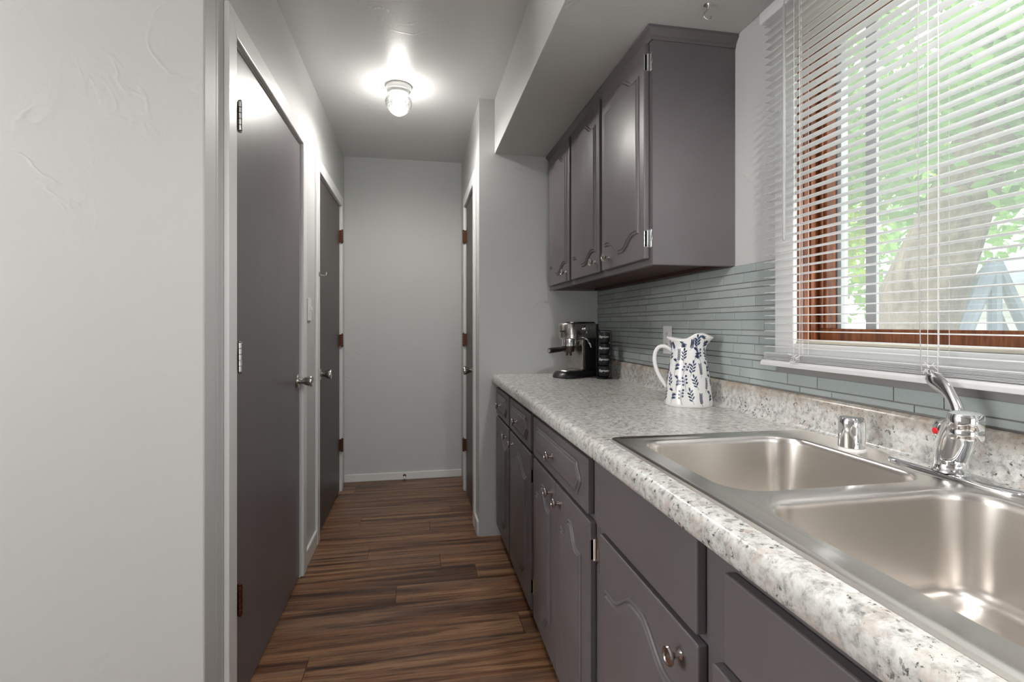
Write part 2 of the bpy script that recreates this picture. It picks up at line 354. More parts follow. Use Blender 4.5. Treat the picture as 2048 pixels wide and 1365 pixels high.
# ---- doors
def hinge_mesh(h=.089, r=.0075):
    bm = new(); k = 5
    for i in range(k):
        z0 = -h/2 + h*i/k; lathe(bm, [(r*.9,z0+.0006),(r,z0+.0014),(r,z0+h/k-.0014),(r*.9,z0+h/k-.0006)], seg=12)
    lathe(bm, [(r*.5,h/2),(r*.8,h/2+.002),(r*.6,h/2+.005),(.001,h/2+.006)], seg=12)
    lathe(bm, [(.001,-h/2-.006),(r*.6,-h/2-.005),(r*.8,-h/2-.002),(r*.5,-h/2)], seg=12)
    return bm
def door(name, x, face, y0, y1, ztop, dmat, hinge_y, knob_y, hinge_mats, hz, knob_z=.93, casing_w=.07):
    """face = +1: hallway lies at larger x"""
    t = thing(name, kind='structure'); s = face
    X = lambda d: (x + s*d)
    def b(d0, d1, a0, a1, z0, z1): u, v_ = sorted((X(d0), X(d1))); return box(u, v_, a0, a1, z0, z1)
    obj('door_slab', b(-.038, -.003, y0+.006, y1-.006, .008, ztop-.006), dmat, t, bevel=.002)
    bm = new()
    for a0, a1, z0, z1 in ((y0-.02+.02, y0+.004, 0, ztop), (y1-.004, y1, 0, ztop), (y0, y1, ztop-.004, ztop)):
        u, v_ = sorted((X(-.15), X(0))); bx(bm, u, v_, a0, a1, z0, z1)
    obj('jamb', bm, 'trim', t)
    cw = casing_w
    # mitred casing: three boards
    def board(pts):
        bm = new(); prof = [(-.0005,0),(.015,0)]
        a = [(X(0), p[0], p[1]) for p in pts]; c = [(X(.015), p[0], p[1]) for p in pts]
        return rings(bm, [a, c])
    obj('casing_board', board([(y0-cw,0),(y0,0),(y0,ztop),(y0-cw,ztop+cw)]), 'trim', t, bevel=.004, seg=3)
    obj('casing_board', board([(y1,0),(y1+cw,0),(y1+cw,ztop+cw),(y1,ztop)]), 'trim', t, bevel=.004, seg=3)
    obj('casing_board', board([(y0,ztop),(y1,ztop),(y1+cw,ztop+cw),(y0-cw,ztop+cw)]), 'trim', t, bevel=.004, seg=3)
    for z, hm in zip(hz, hinge_mats):
        h = obj('hinge', hinge_mesh(), hm, t, smooth=True); h.location = (X(.0165), hinge_y, z)
        bm = new(); sg = 1 if hinge_y < (y0+y1)/2 else -1
        u, v_ = sorted((X(-.003), X(.0165))); a0, a1 = sorted((hinge_y, hinge_y+sg*.012)); bx(bm, u, v_, a0, a1, -.042+z, .042+z)
        obj('hinge_leaf', bm, hm, h); h2 = h.children[0]; h2.matrix_parent_inverse = Matrix.Translation((-X(.0165), -hinge_y, -z))
    k = new(); prof = [(.0,0),(.031,0),(.033,.003),(.030,.008),(.016,.011),(.0125,.016),(.0125,.026),(.018,.036),(.0255,.052),(.0275,.062),(.026,.066),(.018,.068),(.017,.0665),(.0,.0665)]
    lathe(k, [(max(r,.0005), s*h) for r, h in prof], axis='x', seg=28)
    kb = obj('door_knob', k, 'nickel', t, smooth=True); kb.location = (X(-.003), knob_y, knob_z)
    return t
door('door_1', XL, 1, *D1, 'door', 1.672, 2.515, ['nickel','nickel','bronze'], (1.83, 1.10, .365), .935)
door('door_2', XL, 1, *D2, 'door_brown', 3.822, 3.055, ['bronze','bronze','bronze'], (1.83, 1.085, .335), .915)
bm = new(); 
D3 = (3.08, 3.68, 2.045)
door('door_3', XH, -1, *D3, 'door_brown', 3.672, 3.15, ['bronze','bronze','bronze'], (1.83, 1.09, .335), .915)
# cut the wall behind door 3 : rebuild hall wall with a recess
w_ = bpy.data.objects['wall_hall_right']; bm = new(); wall_run_x(bm, XH, XH+WT, YE, YB, [D3]); bx(bm, XH+WT-.02, XH+WT, D3[0], D3[1], 0, D3[2]); 
bmesh.ops.recalc_face_normals(bm, faces=bm.faces[:]); bm.to_mesh(w_.data); bm.free()

# light switch, hook, door stop
t = thing('light_switch', 'white light switch plate on the wall between the two left doors', 'light switch', (XL, 2.755, 1.275))
obj('switch_plate', box(0, .006, -.036, .036, -.058, .058), 'whiteplastic', t, bevel=.003)
obj('switch_toggle', box(.006, .018, -.005, .005, -.004, .016), 'whiteplastic', t, bevel=.002)
t = thing('wall_hook', 'small metal hook on the white casing beside the far left door', 'hook', (XL+.015, 2.955, 1.475))
obj('hook_plate', lathe(new(), [(.014,0),(.014,.002),(.012,.0035)], axis='x', seg=16), 'nickel', t, smooth=True)
obj('hook_arm', tube(new(), bez((.003,0,0),(.03,0,-.012),(.04,0,-.01),(.038,0,.012)), .003), 'nickel', t, smooth=True)
t = thing('door_stop', 'small brass door stop on the back wall baseboard', 'door stop', (-.095, YB-.013, .032))
obj('stop_rod', lathe(new(), [(.012,0),(.012,-.004),(.006,-.006),(.006,-.04)], axis='y', seg=14), 'bronze', t, smooth=True)
obj('stop_tip', lathe(new(), [(.0085,-.04),(.0095,-.044),(.0095,-.052),(.006,-.055)], axis='y', seg=14), 'whiteplastic', t, smooth=True)

# ------------------------------------------------------------------ hall lamp
t = thing('ceiling_lamp', 'small lit ceiling lamp with pineapple-shaped pressed glass globe in the passage', 'lamp', (-.097, 2.80, H))
obj('canopy', lathe(new(), [(.066,0),(.067,-.006),(.064,-.026),(.058,-.028),(.056,-.030),(.054,-.042),(.050,-.046),(.046,-.046)], seg=36), 'fixture', t, smooth=True)
prof = [(.050,-.044),(.056,-.050),(.0655,-.066),(.071,-.084),(.069,-.102),(.060,-.121),(.046,-.138),(.030,-.150),(.016,-.157),(.006,-.161),(.001,-.162)]
gl = obj('glass_globe', lathe(new(), prof, seg=40, cap0=False), 'globe', t, smooth=True, angle=0)
obj('light_bulb', lathe(new(), [(.012,-.040),(.013,-.066),(.016,-.084),(.021,-.096),(.023,-.108),(.020,-.120),(.012,-.128),(.001,-.131)], seg=24), 'bulb', t, smooth=True)
light('hall_bulb_light', 'SPOT', (-.097, 2.80, H-.112), 32, (1.0,0.965,0.91), shadow_soft_size=.030, spot_size=math.radians(178), spot_blend=0.55)
light('hall_bulb_glow', 'POINT', (-.097, 2.80, H-.112), 4, (1.0,0.965,0.91), shadow_soft_size=.030)
# dining lamp (to the left, out of frame): throws the soft cabinet shadow on the tiles
t = thing('dining_lamp', 'white globe pendant lamp over the dining area left of the camera', 'lamp', (-2.5, .64, H))
obj('canopy', lathe(new(), [(.06,0),(.06,-.015),(.05,-.025)], seg=32), 'fixture', t, smooth=True)
obj('cord', lathe(new(), [(.004,-.025),(.004,-.36)], seg=10), 'whiteplastic', t, smooth=True)
obj('lamp_glass', lathe(new(), [(.03,-.36)]+[(.13*math.sin(a_), -.48+.13*math.cos(a_)) for a_ in [.3+.28*i for i in range(10)]]+[(.001,-.61)], seg=32), 'bulb', t, smooth=True)
light('dining_lamp_light', 'POINT', (-2.36, .66, H-.48), 10, (1.0,0.97,0.92), shadow_soft_size=.08)
t = thing('added_kitchen_lamp', 'added round white fill lamp on the ceiling behind the camera', 'lamp', (.25, -.70, H))  # unseen lamp, added to lift the hall side and cabinet end
obj('lamp_base', lathe(new(), [(.13,0),(.13,-.03),(.12,-.035)], seg=32), 'fixture', t, smooth=True)
obj('lamp_glass', lathe(new(), [(.155,-.036),(.16,-.06),(.14,-.10),(.09,-.13),(.03,-.142),(.001,-.143)], seg=32, cap0=True), 'bulb', t, smooth=True)
light('kitchen_fill_light', 'POINT', (.25, -.70, H-.24), 2, (1.0,0.975,0.94), shadow_soft_size=.09)

t = thing('added_downlight', 'added round fill downlight in the soffit above the sink, out of view', 'lamp', (.60, .40, SZ))  # unseen lamp, added to brighten the wall strip, sink and cabinet end
obj('trim_ring', lathe(new(), [(.075,0),(.075,-.003),(.060,-.006),(.054,-.003),(.052,0)], seg=32, cap1=False), 'whiteplastic', t, smooth=True)
obj('lens', lathe(new(), [(.052,-.0005),(.050,-.003),(.001,-.004)], seg=32), 'bulb', t, smooth=True)
light('downlight_fill_beam', 'SPOT', (.60, .40, SZ-.012), 23, (1.0,0.98,0.95), shadow_soft_size=.05, spot_size=math.radians(172), spot_blend=0.4)

# ------------------------------------------------------------------ cabinets
def ogee_side(sgn, half, step, hgt, k=12):
    """points from the corner of one side in to the crown of a cathedral curve"""
    o = [(sgn*half, 0.0), (sgn*(half-step), -0.006*0)]
    w_ = half-step
    for i in range(1, k+1):
        u = i/k; o.append((sgn*w_*(1-u), hgt*(0.5-0.5*math.cos(PI*min(1,u*1.15))) if u*1.15 < 1 else hgt))
    return o
def door_outline(half, zb, zt, step, hgt):
    L = ogee_side(1, half, step, hgt)                       # right corner to centre
    top = [(y, zt+h) for y, h in L] + [(-y, zt+h) for y, h in L[::-1][1:]]
    bot = [(-y, zb-h) for y, h in L] + [(y, zb-h) for y, h in L[::-1][1:]]
    return top + bot
def drawer_outline(half, z0, z1, notch=.03, bulge=.030):
    zc = (z0+z1)/2; hz = (z1-z0)/2; o = []
    def end(sg):
        pts = []
        for i in range(13):
            u = -1+2*i/12; pts.append((sg*(half-bulge + bulge*(0.5+0.5*math.cos(PI*u))), zc+u*hz))
        return pts
    r = end(1); l = end(-1)[::-1]
    return r + l
def inset(loop, d):
    k = len(loop); o = []
    area = sum(loop[i][0]*loop[(i+1)%k][1]-loop[(i+1)%k][0]*loop[i][1] for i in range(k)); sg = 1 if area > 0 else -1
    for i in range(k):
        p0, p1, p2 = Vector(loop[i-1]), Vector(loop[i]), Vector(loop[(i+1)%k])
        a, b = (p1-p0), (p2-p1)
        a = a.normalized() if a.length > 1e-9 else b.normalized(); b = b.normalized() if b.length > 1e-9 else a
        na, nb = Vector((-a.y,a.x))*sg, Vector((-b.y,b.x))*sg
        nn = (na+nb); nn = nn.normalized() if nn.length > 1e-6 else na
        o.append(tuple(p1 + nn*d/max(.55, nn.dot(na))))
    return o
def raised_panel(loop, x, out=.0065):
    """two-step moulded raised field standing proud towards -x"""
    steps = [(0,0.0),(.0004,.0030),(.0040,.0056),(.0068,.0056),(.0076,.0038),(.0092,.0038),(.0122,.0084),(.0150,.0090)]
    bm = new(); L = []
    for d, h in steps:
        l = inset(loop, d) if d else loop; L.append([(x-h, p[0], p[1]) for p in l])
    R = [[bm.verts.new(p) for p in l] for l in L]
    for a, b in zip(R, R[1:]):
        for i in range(len(a)): bm.faces.new((a[i], a[(i+1)%len(a)], b[(i+1)%len(a)], b[i]))
    for tri in tessellate_polygon([[Vector((0,v_.co.y,v_.co.z)) for v_ in R[-1]]]):
        try: bm.faces.new([R[-1][i] for i in tri])
        except ValueError: pass
    return bm
KN = lathe(new(), [(.0085,0),(.0085,-.002),(.0055,-.005),(.0050,-.013),(.009,-.018),(.0155,-.021),(.0165,-.024),(.0150,-.0268),(.0120,-.0272),(.0110,-.0262),(.0075,-.0268),(.0005,-.0285)], axis='x', seg=24)
me_knob = bpy.data.meshes.new('knob'); bmesh.ops.recalc_face_normals(KN, faces=KN.faces[:]); KN.to_mesh(me_knob); KN.free(); me_knob.materials.append(M['pewter'])
def knob(parent, x, y, z):
    o = link('knob', me_knob, 'pewter', parent, smooth=True); o.location = (x, y, z); return o
def cab_hinge(parent, x, y, z, sg):
    """self-closing surface hinge: plate on the frame and leaf on the door edge; sg = direction of the frame along y"""
    bm = new()
    out = [(-.010,-.030),(.003,-.034),(.0075,-.028),(.006,-.012),(.010,-.004),(.010,.004),(.006,.012),(.0075,.028),(.003,.034),(-.010,.030)]
    a = [(x, y+sg*(p+.010), z+q) for p, q in out]; b_ = [(x-.0022, y+sg*(p+.010), z+q) for p, q in out]; rings(bm, [a, b_])
    tube(bm, [(x-.006, y, z-.028), (x-.006, y, z+.028)], .0042, 10)
    bx(bm, x-.019, x-.005, min(y,y-sg*.0016), max(y,y-sg*.0016), z-.026, z+.026)
    return obj('hinge', bm, 'chrome', parent, smooth=True)
def cab_door(parent, name, xf, y0, y1, z0, z1, side_m, ztop_m, hgt, knob_at, hinge_at=None, th=.019, step=.035):
    xd = xf - th
    d = obj(name, box(xd, xf-.0005, y0, y1, z0, z1), 'cab', parent, bevel=.003, seg=2)
    half = (y1-y0)/2-side_m
    loop = door_outline(half, z0+ztop_m, z1-ztop_m, min(step, half*.4), hgt)
    yc = (y0+y1)/2; loop = [(p[0]+yc, p[1]) for p in loop]
    obj('raised_panel', raised_panel(loop, xd), 'cab', d, smooth=True, angle=.33)
    knob(d, xd, *knob_at)
    if hinge_at:
        yh, sg, zs = hinge_at
        for z in zs: cab_hinge(d, xf, yh, z, sg)
    return d
def drawer(parent, name, xf, y0, y1, z0, z1, th=.019, plain=False, knobz=None):
    xd = xf - th
    d = obj(name, box(xd, xf-.0005, y0, y1, z0, z1), 'cab', parent, bevel=.003)
    if not plain:
        yc = (y0+y1)/2; loop = [(p[0]+yc, p[1]) for p in drawer_outline((y1-y0)/2-.05, z0+.026, z1-.026)]
        obj('raised_panel', raised_panel(loop, xd), 'cab', d, smooth=True, angle=.33)
        knob(d, xd-.0088, yc, knobz or (z0+z1)/2)
    return d
XF = 0.459; ZB, ZC = 0.062, 0.8655
def carcass(parent, y0, y1, x0=XF, x1=XR-.004, z0=ZB, z1=ZC):
    bm = new(); bx(bm, x0, x0+.019, y0, y1, z0, z1)
    bx(bm, x0+.019, x1, y0, y0+.016, z0, z1); bx(bm, x0+.019, x1, y1-.016, y1, z0, z1)
    bx(bm, x0+.019, x1, y0+.016, y1-.016, z0, z0+.016); bx(bm, x1-.008, x1, y0+.016, y1-.016, z0+.016, z1)
    obj('carcass', bm, 'cab', parent)
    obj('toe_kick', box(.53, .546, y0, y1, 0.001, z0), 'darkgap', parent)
DT, DB = .686, .072
A = thing('base_cabinet', 'dark grey base cabinet with two drawers over two doors, against the end wall', 'cabinet', group='base cabinets under the counter')
carcass(A, 1.942, 2.868)
drawer(A, 'drawer', XF, 2.455, 2.855, .700, .846); drawer(A, 'drawer', XF, 1.968, 2.425, .700, .846)
cab_door(A, 'door', XF, 2.455, 2.855, DB, DT, .062, .112, .056, (2.505, .640))
cab_door(A, 'door', XF, 1.968, 2.425, DB, DT, .070, .112, .056, (2.345, .640), (1.968, -1, (.600, .165)))
B = thing('base_cabinet', 'dark grey base cabinet with one wide drawer over a narrow pair of doors', 'cabinet', group='base cabinets under the counter')
carcass(B, 1.243, 1.940)
drawer(B, 'drawer', XF, 1.283, 1.922, .700, .846)
cab_door(B, 'door', XF, 1.605, 1.922, DB, DT, .055, .112, .056, (1.650, .640))
cab_door(B, 'door', XF, 1.265, 1.602, DB, DT, .070, .112, .056, (1.545, .640), (1.265, -1, (.615, .165)))
Cc = thing('base_cabinet', 'dark grey sink base cabinet with plain false fronts, under the stainless sink', 'cabinet', group='base cabinets under the counter')
carcass(Cc, .225, 1.241)
drawer(Cc, 'false_front', XF, 0.752, 1.222, .700, .865, plain=True); drawer(Cc, 'false_front', XF, .262, .678, .705, .838, plain=True)
cab_door(Cc, 'door', XF, .748, 1.196, DB, DT, .046, .112, .056, (.800, .640), (1.196, 1, (.615, .165)), step=.045)
cab_door(Cc, 'door', XF, .262, .708, DB, DT, .046, .112, .056, (.640, .640), step=.045)
Dd = thing('base_cabinet', 'dark grey base cabinet nearest the camera, past the near end of the sink', 'cabinet', group='base cabinets under the counter')
carcass(Dd, -.45, .223)
drawer(Dd, 'drawer', XF, -.43, .20, .700, .846)
cab_door(Dd, 'door', XF, -.115, .20, DB, DT, .055, .112, .056, (-.07, .64)); cab_door(Dd, 'door', XF, -.43, -.12, DB, DT, .055, .112, .056, (-.165, .64))

# ---- upper cabinet
XU, UY0, UY1, UZ0, UZ1 = .7534, 1.555, 2.868, 1.395, 2.128
U = thing('wall_cabinet', 'dark grey wall cabinet with three curved-panel doors beside the window', 'cabinet')
bm = new(); bx(bm, XU, XU+.019, UY0+.004, UY1, UZ0, UZ1); bx(bm, XU+.002, XR-.003, UY0, UY0+.004, UZ0+.001, UZ1)
bx(bm, XU+.019, XR-.003, UY0+.004, UY0+.018, UZ0, UZ1); bx(bm, XU+.019, XR-.003, UY1-.016, UY1, UZ0, UZ1); bx(bm, XR-.010, XR-.003, UY0+.018, UY1-.016, UZ0, UZ1)
bx(bm, XU+.019, XR-.010, UY0+.018, UY1-.016, UZ1-.016, UZ1)
obj('carcass', bm, 'cab', U)
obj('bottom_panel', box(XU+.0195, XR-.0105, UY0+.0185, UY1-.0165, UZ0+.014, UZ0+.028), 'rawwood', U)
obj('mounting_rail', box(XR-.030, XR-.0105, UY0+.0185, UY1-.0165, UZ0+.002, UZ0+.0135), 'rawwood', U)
# crown moulding, mitred round the near corner
prof = [(0,0),(.004,0),(.006,.006),(.006,.012),(.010,.018),(.017,.026),(.022,.030),(.022,.038),(0,.038)]
L = []
for (px, py, dx, dy) in ((XU, UY1, -1, 0), (XU, UY0, -1, -1), (XR-.003, UY0, 0, -1)):
    L.append([(px+dx*o_, py+dy*o_, UZ1+h_) for o_, h_ in prof])
obj('crown_moulding', rings(new(), L), 'cab', U, smooth=True, angle=.5)
for (a, b_, ky, hg) in ((2.420, 2.815, 2.468, None), (2.000, 2.388, 2.043, None), (1.575, 1.968, 1.890, (1.575, -1, (2.063, 1.482)))):
    cab_door(U, 'door', XU, a, b_, 1.416, 2.126, .038, .090, .046, (ky, 1.460), hg, step=.04)

# ------------------------------------------------------------------ worktop
XC, CT, CL = .418, .9165, .872
prof = [(XC+.055, CL-.006), (XC+.010, CL-.006), (XC+.002, CL), (XC, CL+.008), (XC, CT-.018), (XC+.003, CT-.010), (XC+.008, CT-.004), (XC+.016, CT-.0008), (XC+.026, CT), (.474, CT)]
bm = new()
ys = [-.45, .248, 1.188, YE-.001]
L = [[(x, y, z) for x, z in prof] for y in ys]
rings(bm, L, True, True, closed=False)
def slab(x0, x1, y0, y1): bx(bm, x0, x1, y0, y1, CT-.035, CT)
slab(.474, 1.0, -.45, .248); slab(.474, 1.0, 1.188, YE-.001)
# back strip, cove and upstand as one profile
pb = [(1.0, CT-.035), (1.0, CT), (1.016, CT), (1.024, CT+.003), (1.029, CT+.010), (1.031, CT+.020), (1.031, CT+.076), (1.034, CT+.085), (1.040, CT+.090), (XR-.001, CT+.090), (XR-.001, CT-.035)]
rings(bm, [[(x, -.45, z) for x, z in pb], [(x, YE-.001, z) for x, z in pb]])
ct = obj('countertop', bm, 'granite', None, smooth=True, angle=.7)
tag(ct, 'speckled grey granite-look laminate countertop with rounded edge and low upstand', 'countertop')

# ------------------------------------------------------------------ tiles
Z0T = 1.010; XT = XR - .0075
g = new(); bx(g, XR-.004, XR-.0005, 1.344, YE-.0005, CT+.091, 1.394); bx(g, XR-.004, XR-.0005, -.45, 1.344, CT+.091, 1.078)
obj('grout_bed', g, 'grout', wr)
starts = [1.2498,1.2984,1.2331,1.5171,1.5548,1.533,1.62,1.842,1.66,1.6265,1.5521,1.6416,1.5701,1.6117,1.5493]
hts = {'s':.0170,'l':.0320,'m':.0255}; seq = 'slm'*5; tot = sum(hts[c] for c in seq); kz = (1.3935-Z0T)/tot
tmesh = {}
def tile(y0, y1, z0, z1):
    key = (round(y1-y0, 4), round(z1-z0, 4))
    if key not in tmesh:
        bm = new(); w2, h2 = (y1-y0)/2, (z1-z0)/2; e = .0012
        rings(bm, [[(0,-w2,-h2),(0,w2,-h2),(0,w2,h2),(0,-w2,h2)], [(-.0045,-w2,-h2),(-.0045,w2,-h2),(-.0045,w2,h2),(-.0045,-w2,h2)], [(-.0058,-w2+e,-h2+e),(-.0058,w2-e,-h2+e),(-.0058,w2-e,h2-e),(-.0058,-w2+e,h2-e)]], False, True)
        bmesh.ops.recalc_face_normals(bm, faces=bm.faces[:])
        me = bpy.data.meshes.new('tile'); bm.to_mesh(me); bm.free(); me.materials.append(M['tile']); tmesh[key] = me
    o = link('tile', tmesh[key], 'tile', wr); o.location = (XR-.003, (y0+y1)/2, (z0+z1)/2)
z = Z0T; GR = .0011
for r, c in enumerate(seq):
    h = hts[c]*kz; lo = 1.345 if z+h > 1.082 else -.0
    ys0 = starts[r]
    while ys0 < YE+.34: ys0 += .332
    yy = ys0; k = 0
    while yy > lo:
        ln = .111 if k % 2 == 0 else .221
        a, b_ = max(yy-ln, lo), min(yy, YE-.002)
        if b_-a > .012: tile(a+GR, b_-GR, z+GR, z+h-GR)
        yy -= ln; k += 1
    z += h

# ------------------------------------------------------------------ outlet
t = thing('wall_outlet', 'white double wall outlet on the glass tile backsplash', 'outlet', (XR-.0088, 2.008, 1.134))
obj('cover_plate', box(-.005, 0, -.036, .036, -.060, .060), 'whiteplastic', t, bevel=.0025)
for dz in (-.023, .023):
    o = obj('socket', rings(new(), [[(-.005, p, q+dz) for p, q in rrect(-.0165,.0165,-.0145,.0145,.009)], [(-.0065, p, q+dz) for p, q in rrect(-.016,.016,-.014,.014,.009)]]), 'whiteplastic', t)
    bm = new(); bx(bm,-.0069,-.0064,-.0075,-.0055,dz-.001,dz+.008); bx(bm,-.0069,-.0064,.0055,.0075,dz-.001,dz+.008); bx(bm,-.0069,-.0064,-.0025,.0025,dz-.010,dz-.005)
    obj('slots', bm, 'slot', o)

# ------------------------------------------------------------------ sink
sk = thing('kitchen_sink', 'double bowl stainless steel drop-in sink set in the granite-look countertop', 'sink', (0,0,0))
zd = CT + .0035
sx0, sx1, sy0, sy1 = .461, 1.012, .235, 1.200
bowls = [(.515, .925, .764, 1.150), (.515, .925, .290, .724)]
bm = new()
outer = [[(x, y, CT+.0003) for x, y in rrect(sx0, sx1, sy0, sy1, .030)], [(x, y, zd+.001) for x, y in rrect(sx0+.003, sx1-.003, sy0+.003, sy1-.003, .028)],
         [(x, y, zd+.0022) for x, y in rrect(sx0+.008, sx1-.008, sy0+.008, sy1-.008, .026)], [(x, y, zd+.0022) for x, y in rrect(sx0+.015, sx1-.015, sy0+.015, sy1-.015, .024)],
         [(x, y, zd) for x, y in rrect(sx0+.019, sx1-.019, sy0+.019, sy1-.019, .022)]]
rings(bm, outer, False, False)
def bowl_loop(b, d, z, r): return [(x, y, z) for x, y in rrect(b[0]+d, b[1]-d, b[2]+d, b[3]-d, r, 10)]
deckholes = []
for b in bowls:
    L = []
    for d, dz, r in ((0,0,.072),(.002,-.0006,.071),(.005,-.003,.069),(.007,-.008,.067),(.008,-.016,.066),(.014,-.150,.060),(.018,-.163,.056),(.026,-.172,.048),(.038,-.1765,.038),(.060,-.178,.030)):
        L.append(bowl_loop(b, d, zd+dz, r))
    rings(bm, L, False, True); deckholes.append(L[0])
bmesh.ops.remove_doubles(bm, verts=bm.verts[:], dist=1e-6)
loops = [[Vector(p) for p in outer[-1]]] + [[Vector(p) for p in l] for l in deckholes]
flat = [p for l in loops for p in l]
tris = tessellate_polygon(loops)
bm.verts.ensure_lookup_table()
def find(p): return min(bm.verts, key=lambda v_: (v_.co-p).length_squared)
idx = [find(p) for p in flat]
for tri in tris:
    try: bm.faces.new([idx[i] for i in tri])
    except ValueError: pass
obj('basin', bm, 'sink', sk, smooth=True, angle=.55)
for b in bowls:
    cx, cy = (b[0]+b[1])/2, (b[2]+b[3])/2
    dr = obj('drain', lathe(new(), [(.057,-.1775),(.055,-.1755),(.046,-.1765),(.040,-.185),(.005,-.187)], origin=(cx,cy,zd), seg=28), 'nickel', sk, smooth=True)
    bm = new(); lathe(bm, [(.036,-.183),(.034,-.180),(.006,-.179),(.006,-.168),(.009,-.166),(.001,-.165)], origin=(cx,cy,zd), seg=24); obj('strainer', bm, 'chrome', dr, smooth=True)

# ------------------------------------------------------------------ faucet
fx, fy, fz = .968, .780, zd
fa = thing('faucet', 'chrome single-lever kitchen faucet with red dot behind the sink', 'faucet', (fx, fy, fz))
L = []
for d, h in ((0,0),(0,.004),(.002,.0065),(.006,.0085),(.012,.0095)):
    L.append([((.029-d)*math.copysign(abs(math.cos(t_))**.9, math.cos(t_)), (.127-d)*math.copysign(abs(math.sin(t_))**.72, math.sin(t_)), h) for t_ in [2*PI*i/48 for i in range(48)]])
obj('deck_plate', rings(new(), L), 'chrome', fa, smooth=True)
obj('body', lathe(new(), [(.0285,.0095),(.029,.013),(.0265,.017),(.0255,.022),(.0250,.060),(.0258,.064),(.0258,.070),(.0250,.073),(.0270,.080),(.0265,.090),(.0220,.099),(.012,.104),(.001,.1055)], seg=36), 'chrome', fa, smooth=True)
# spout swung towards the room corner of the bowl divider
dirv = Vector((-.70,-.714,0)); sd = Vector((.714,-.70,0))
path = [(.000,.048,.0255,.034),(.030,.058,.0258,.034),(.060,.076,.0255,.030),(.095,.098,.0250,.023),(.130,.115,.0240,.017),(.155,.122,.0230,.014),(.168,.122,.019,.011)]
L = []
for d, h, wv, hv in path:
    c_ = dirv*d + Vector((0,0,h)); L.append([c_ + sd*wv*math.copysign(abs(math.cos(a))**.8, math.cos(a)) + Vector((0,0,1))*hv*math.copysign(abs(math.sin(a))**.8, math.sin(a)) for a in [2*PI*i/24 for i in range(24)]])
sp_ = obj('spout', rings(new(), L), 'chrome', fa, smooth=True)
tip = dirv*.158 + Vector((0,0,.124))
obj('aerator', lathe(new(), [(.016,-.026),(.0215,-.026),(.0228,-.023),(.0228,-.012),(.0220,-.010),(.0230,-.007),(.0240,.008),(.0220,.014),(.0150,.0175),(.001,.0185)], origin=tip, seg=32), 'chrome', sp_, smooth=True)
# lever
pa = bez((.000,-.018,.088),(.000,-.016,.125),(.002,.000,.166),(.006,.050,.178), 14)
L = []
for i, (p, s_, u_) in enumerate(frames(pa)):
    q = i/14; wv = .0155*(1-q)+.0135*q - .0035*math.sin(PI*q)+ (.0035*math.sin(PI*max(0,(q-.55)/.45)) if q > .55 else 0); hv = .0095*(1-q)+.0042*q
    if i == 14: wv *= .55; hv *= .6
    L.append([p + s_*wv*math.cos(a) + u_*hv*math.sin(a) for a in [2*PI*k/18 for k in range(18)]])
obj('lever', rings(new(), L), 'chrome', fa, smooth=True)
dm = new(); lathe(dm, [(.0058,0),(.0058,.0012),(.0045,.0018),(.001,.002)], axis='z', seg=18)
do = obj('red_dot', dm, 'red', fa, smooth=True); nd = Vector((-.93,.30,.05)).normalized()
do.location = Vector((0,0,.083)) + Vector((nd.x,nd.y,0)).normalized()*.0266; do.rotation_euler = nd.to_track_quat('Z','Y').to_euler()
# sprayer / air gap cap
t = thing('air_gap_cap', 'chrome cylindrical air gap cap standing on the sink deck', 'air gap', (.955, .985, zd))
obj('cap', lathe(new(), [(.0245,.006),(.0262,.007),(.0262,.060),(.0255,.068),(.0230,.0725),(.0205,.0735),(.001,.0735)], seg=36), 'chrome', t, smooth=True)
obj('base_ring', lathe(new(), [(.0275,0),(.0275,.004),(.0262,.006),(.020,.006)], seg=36), 'whiteplastic', t, smooth=True)

# ------------------------------------------------------------------ pitcher
PCX, PCY = .938, 1.655
pt = thing('pitcher', 'white ceramic pitcher painted with blue leaf sprigs on the countertop', 'pitcher', (PCX, PCY, CT), (0,0,math.atan2(-.60,.80)))
# local +x = spout, -x = handle
PP = [(.079,0),(.081,.004),(.081,.012),(.0785,.040),(.0745,.075),(.0695,.110),(.0640,.145),(.0590,.175),(.0560,.195),(.0555,.210),(.0575,.224),(.0625,.240)]
def prad(z):
    for (r0,z0_),(r1,z1_) in zip(PP, PP[1:]):
        if z <= z1_:
            u = (z-z0_)/(z1_-z0_+1e-9); return r0+(r1-r0)*u
    return PP[-1][0]
def rimz(t_):
    c_ = math.cos(t_); a_ = t_ if t_ < PI else 2*PI-t_; return .230 + .008*max(0,c_) + .010*max(0,-c_)**3 + .017*math.exp(-((a_-.95)/.50)**2)
def ppt(t_, z, off=0):
    f = z/.24; zt = z if z <= .195 else .195 + (z-.195)/(.045)*(rimz(t_)-.195)
    r = prad(z)+off
    k = max(0,(z-.185)/.055)
    c_ = math.cos(t_)
    r += k**1.5*(.022*max(0,c_)**5 + .013*max(0,-c_)**5)
    return Vector((r*math.cos(t_), r*.94*math.sin(t_), zt))
SEG = 64
zs = [0,.004,.012,.026,.040,.058,.075,.092,.110,.128,.145,.160,.175,.186,.195,.202,.210,.217,.224,.232,.240]
bm = new(); L = [[ppt(2*PI*i/SEG, z) for i in range(SEG)] for z in zs]
L.append([ppt(2*PI*i/SEG, .240, -.0022)+Vector((0,0,.0012)) for i in range(SEG)])
for z in (.238,.230,.217,.202,.175,.145,.110,.075,.040,.014): L.append([ppt(2*PI*i/SEG, z, -.0048) for i in range(SEG)])
rings(bm, L); obj('jug_body', bm, 'ceramic', pt, smooth=True, angle=0)
hp = bez((-.054,0,.190),(-.105,0,.232),(-.128,0,.180),(-.112,0,.128),10) + bez((-.112,0,.128),(-.103,0,.098),(-.085,0,.075),(-.068,0,.054),8)[1:]
L = []
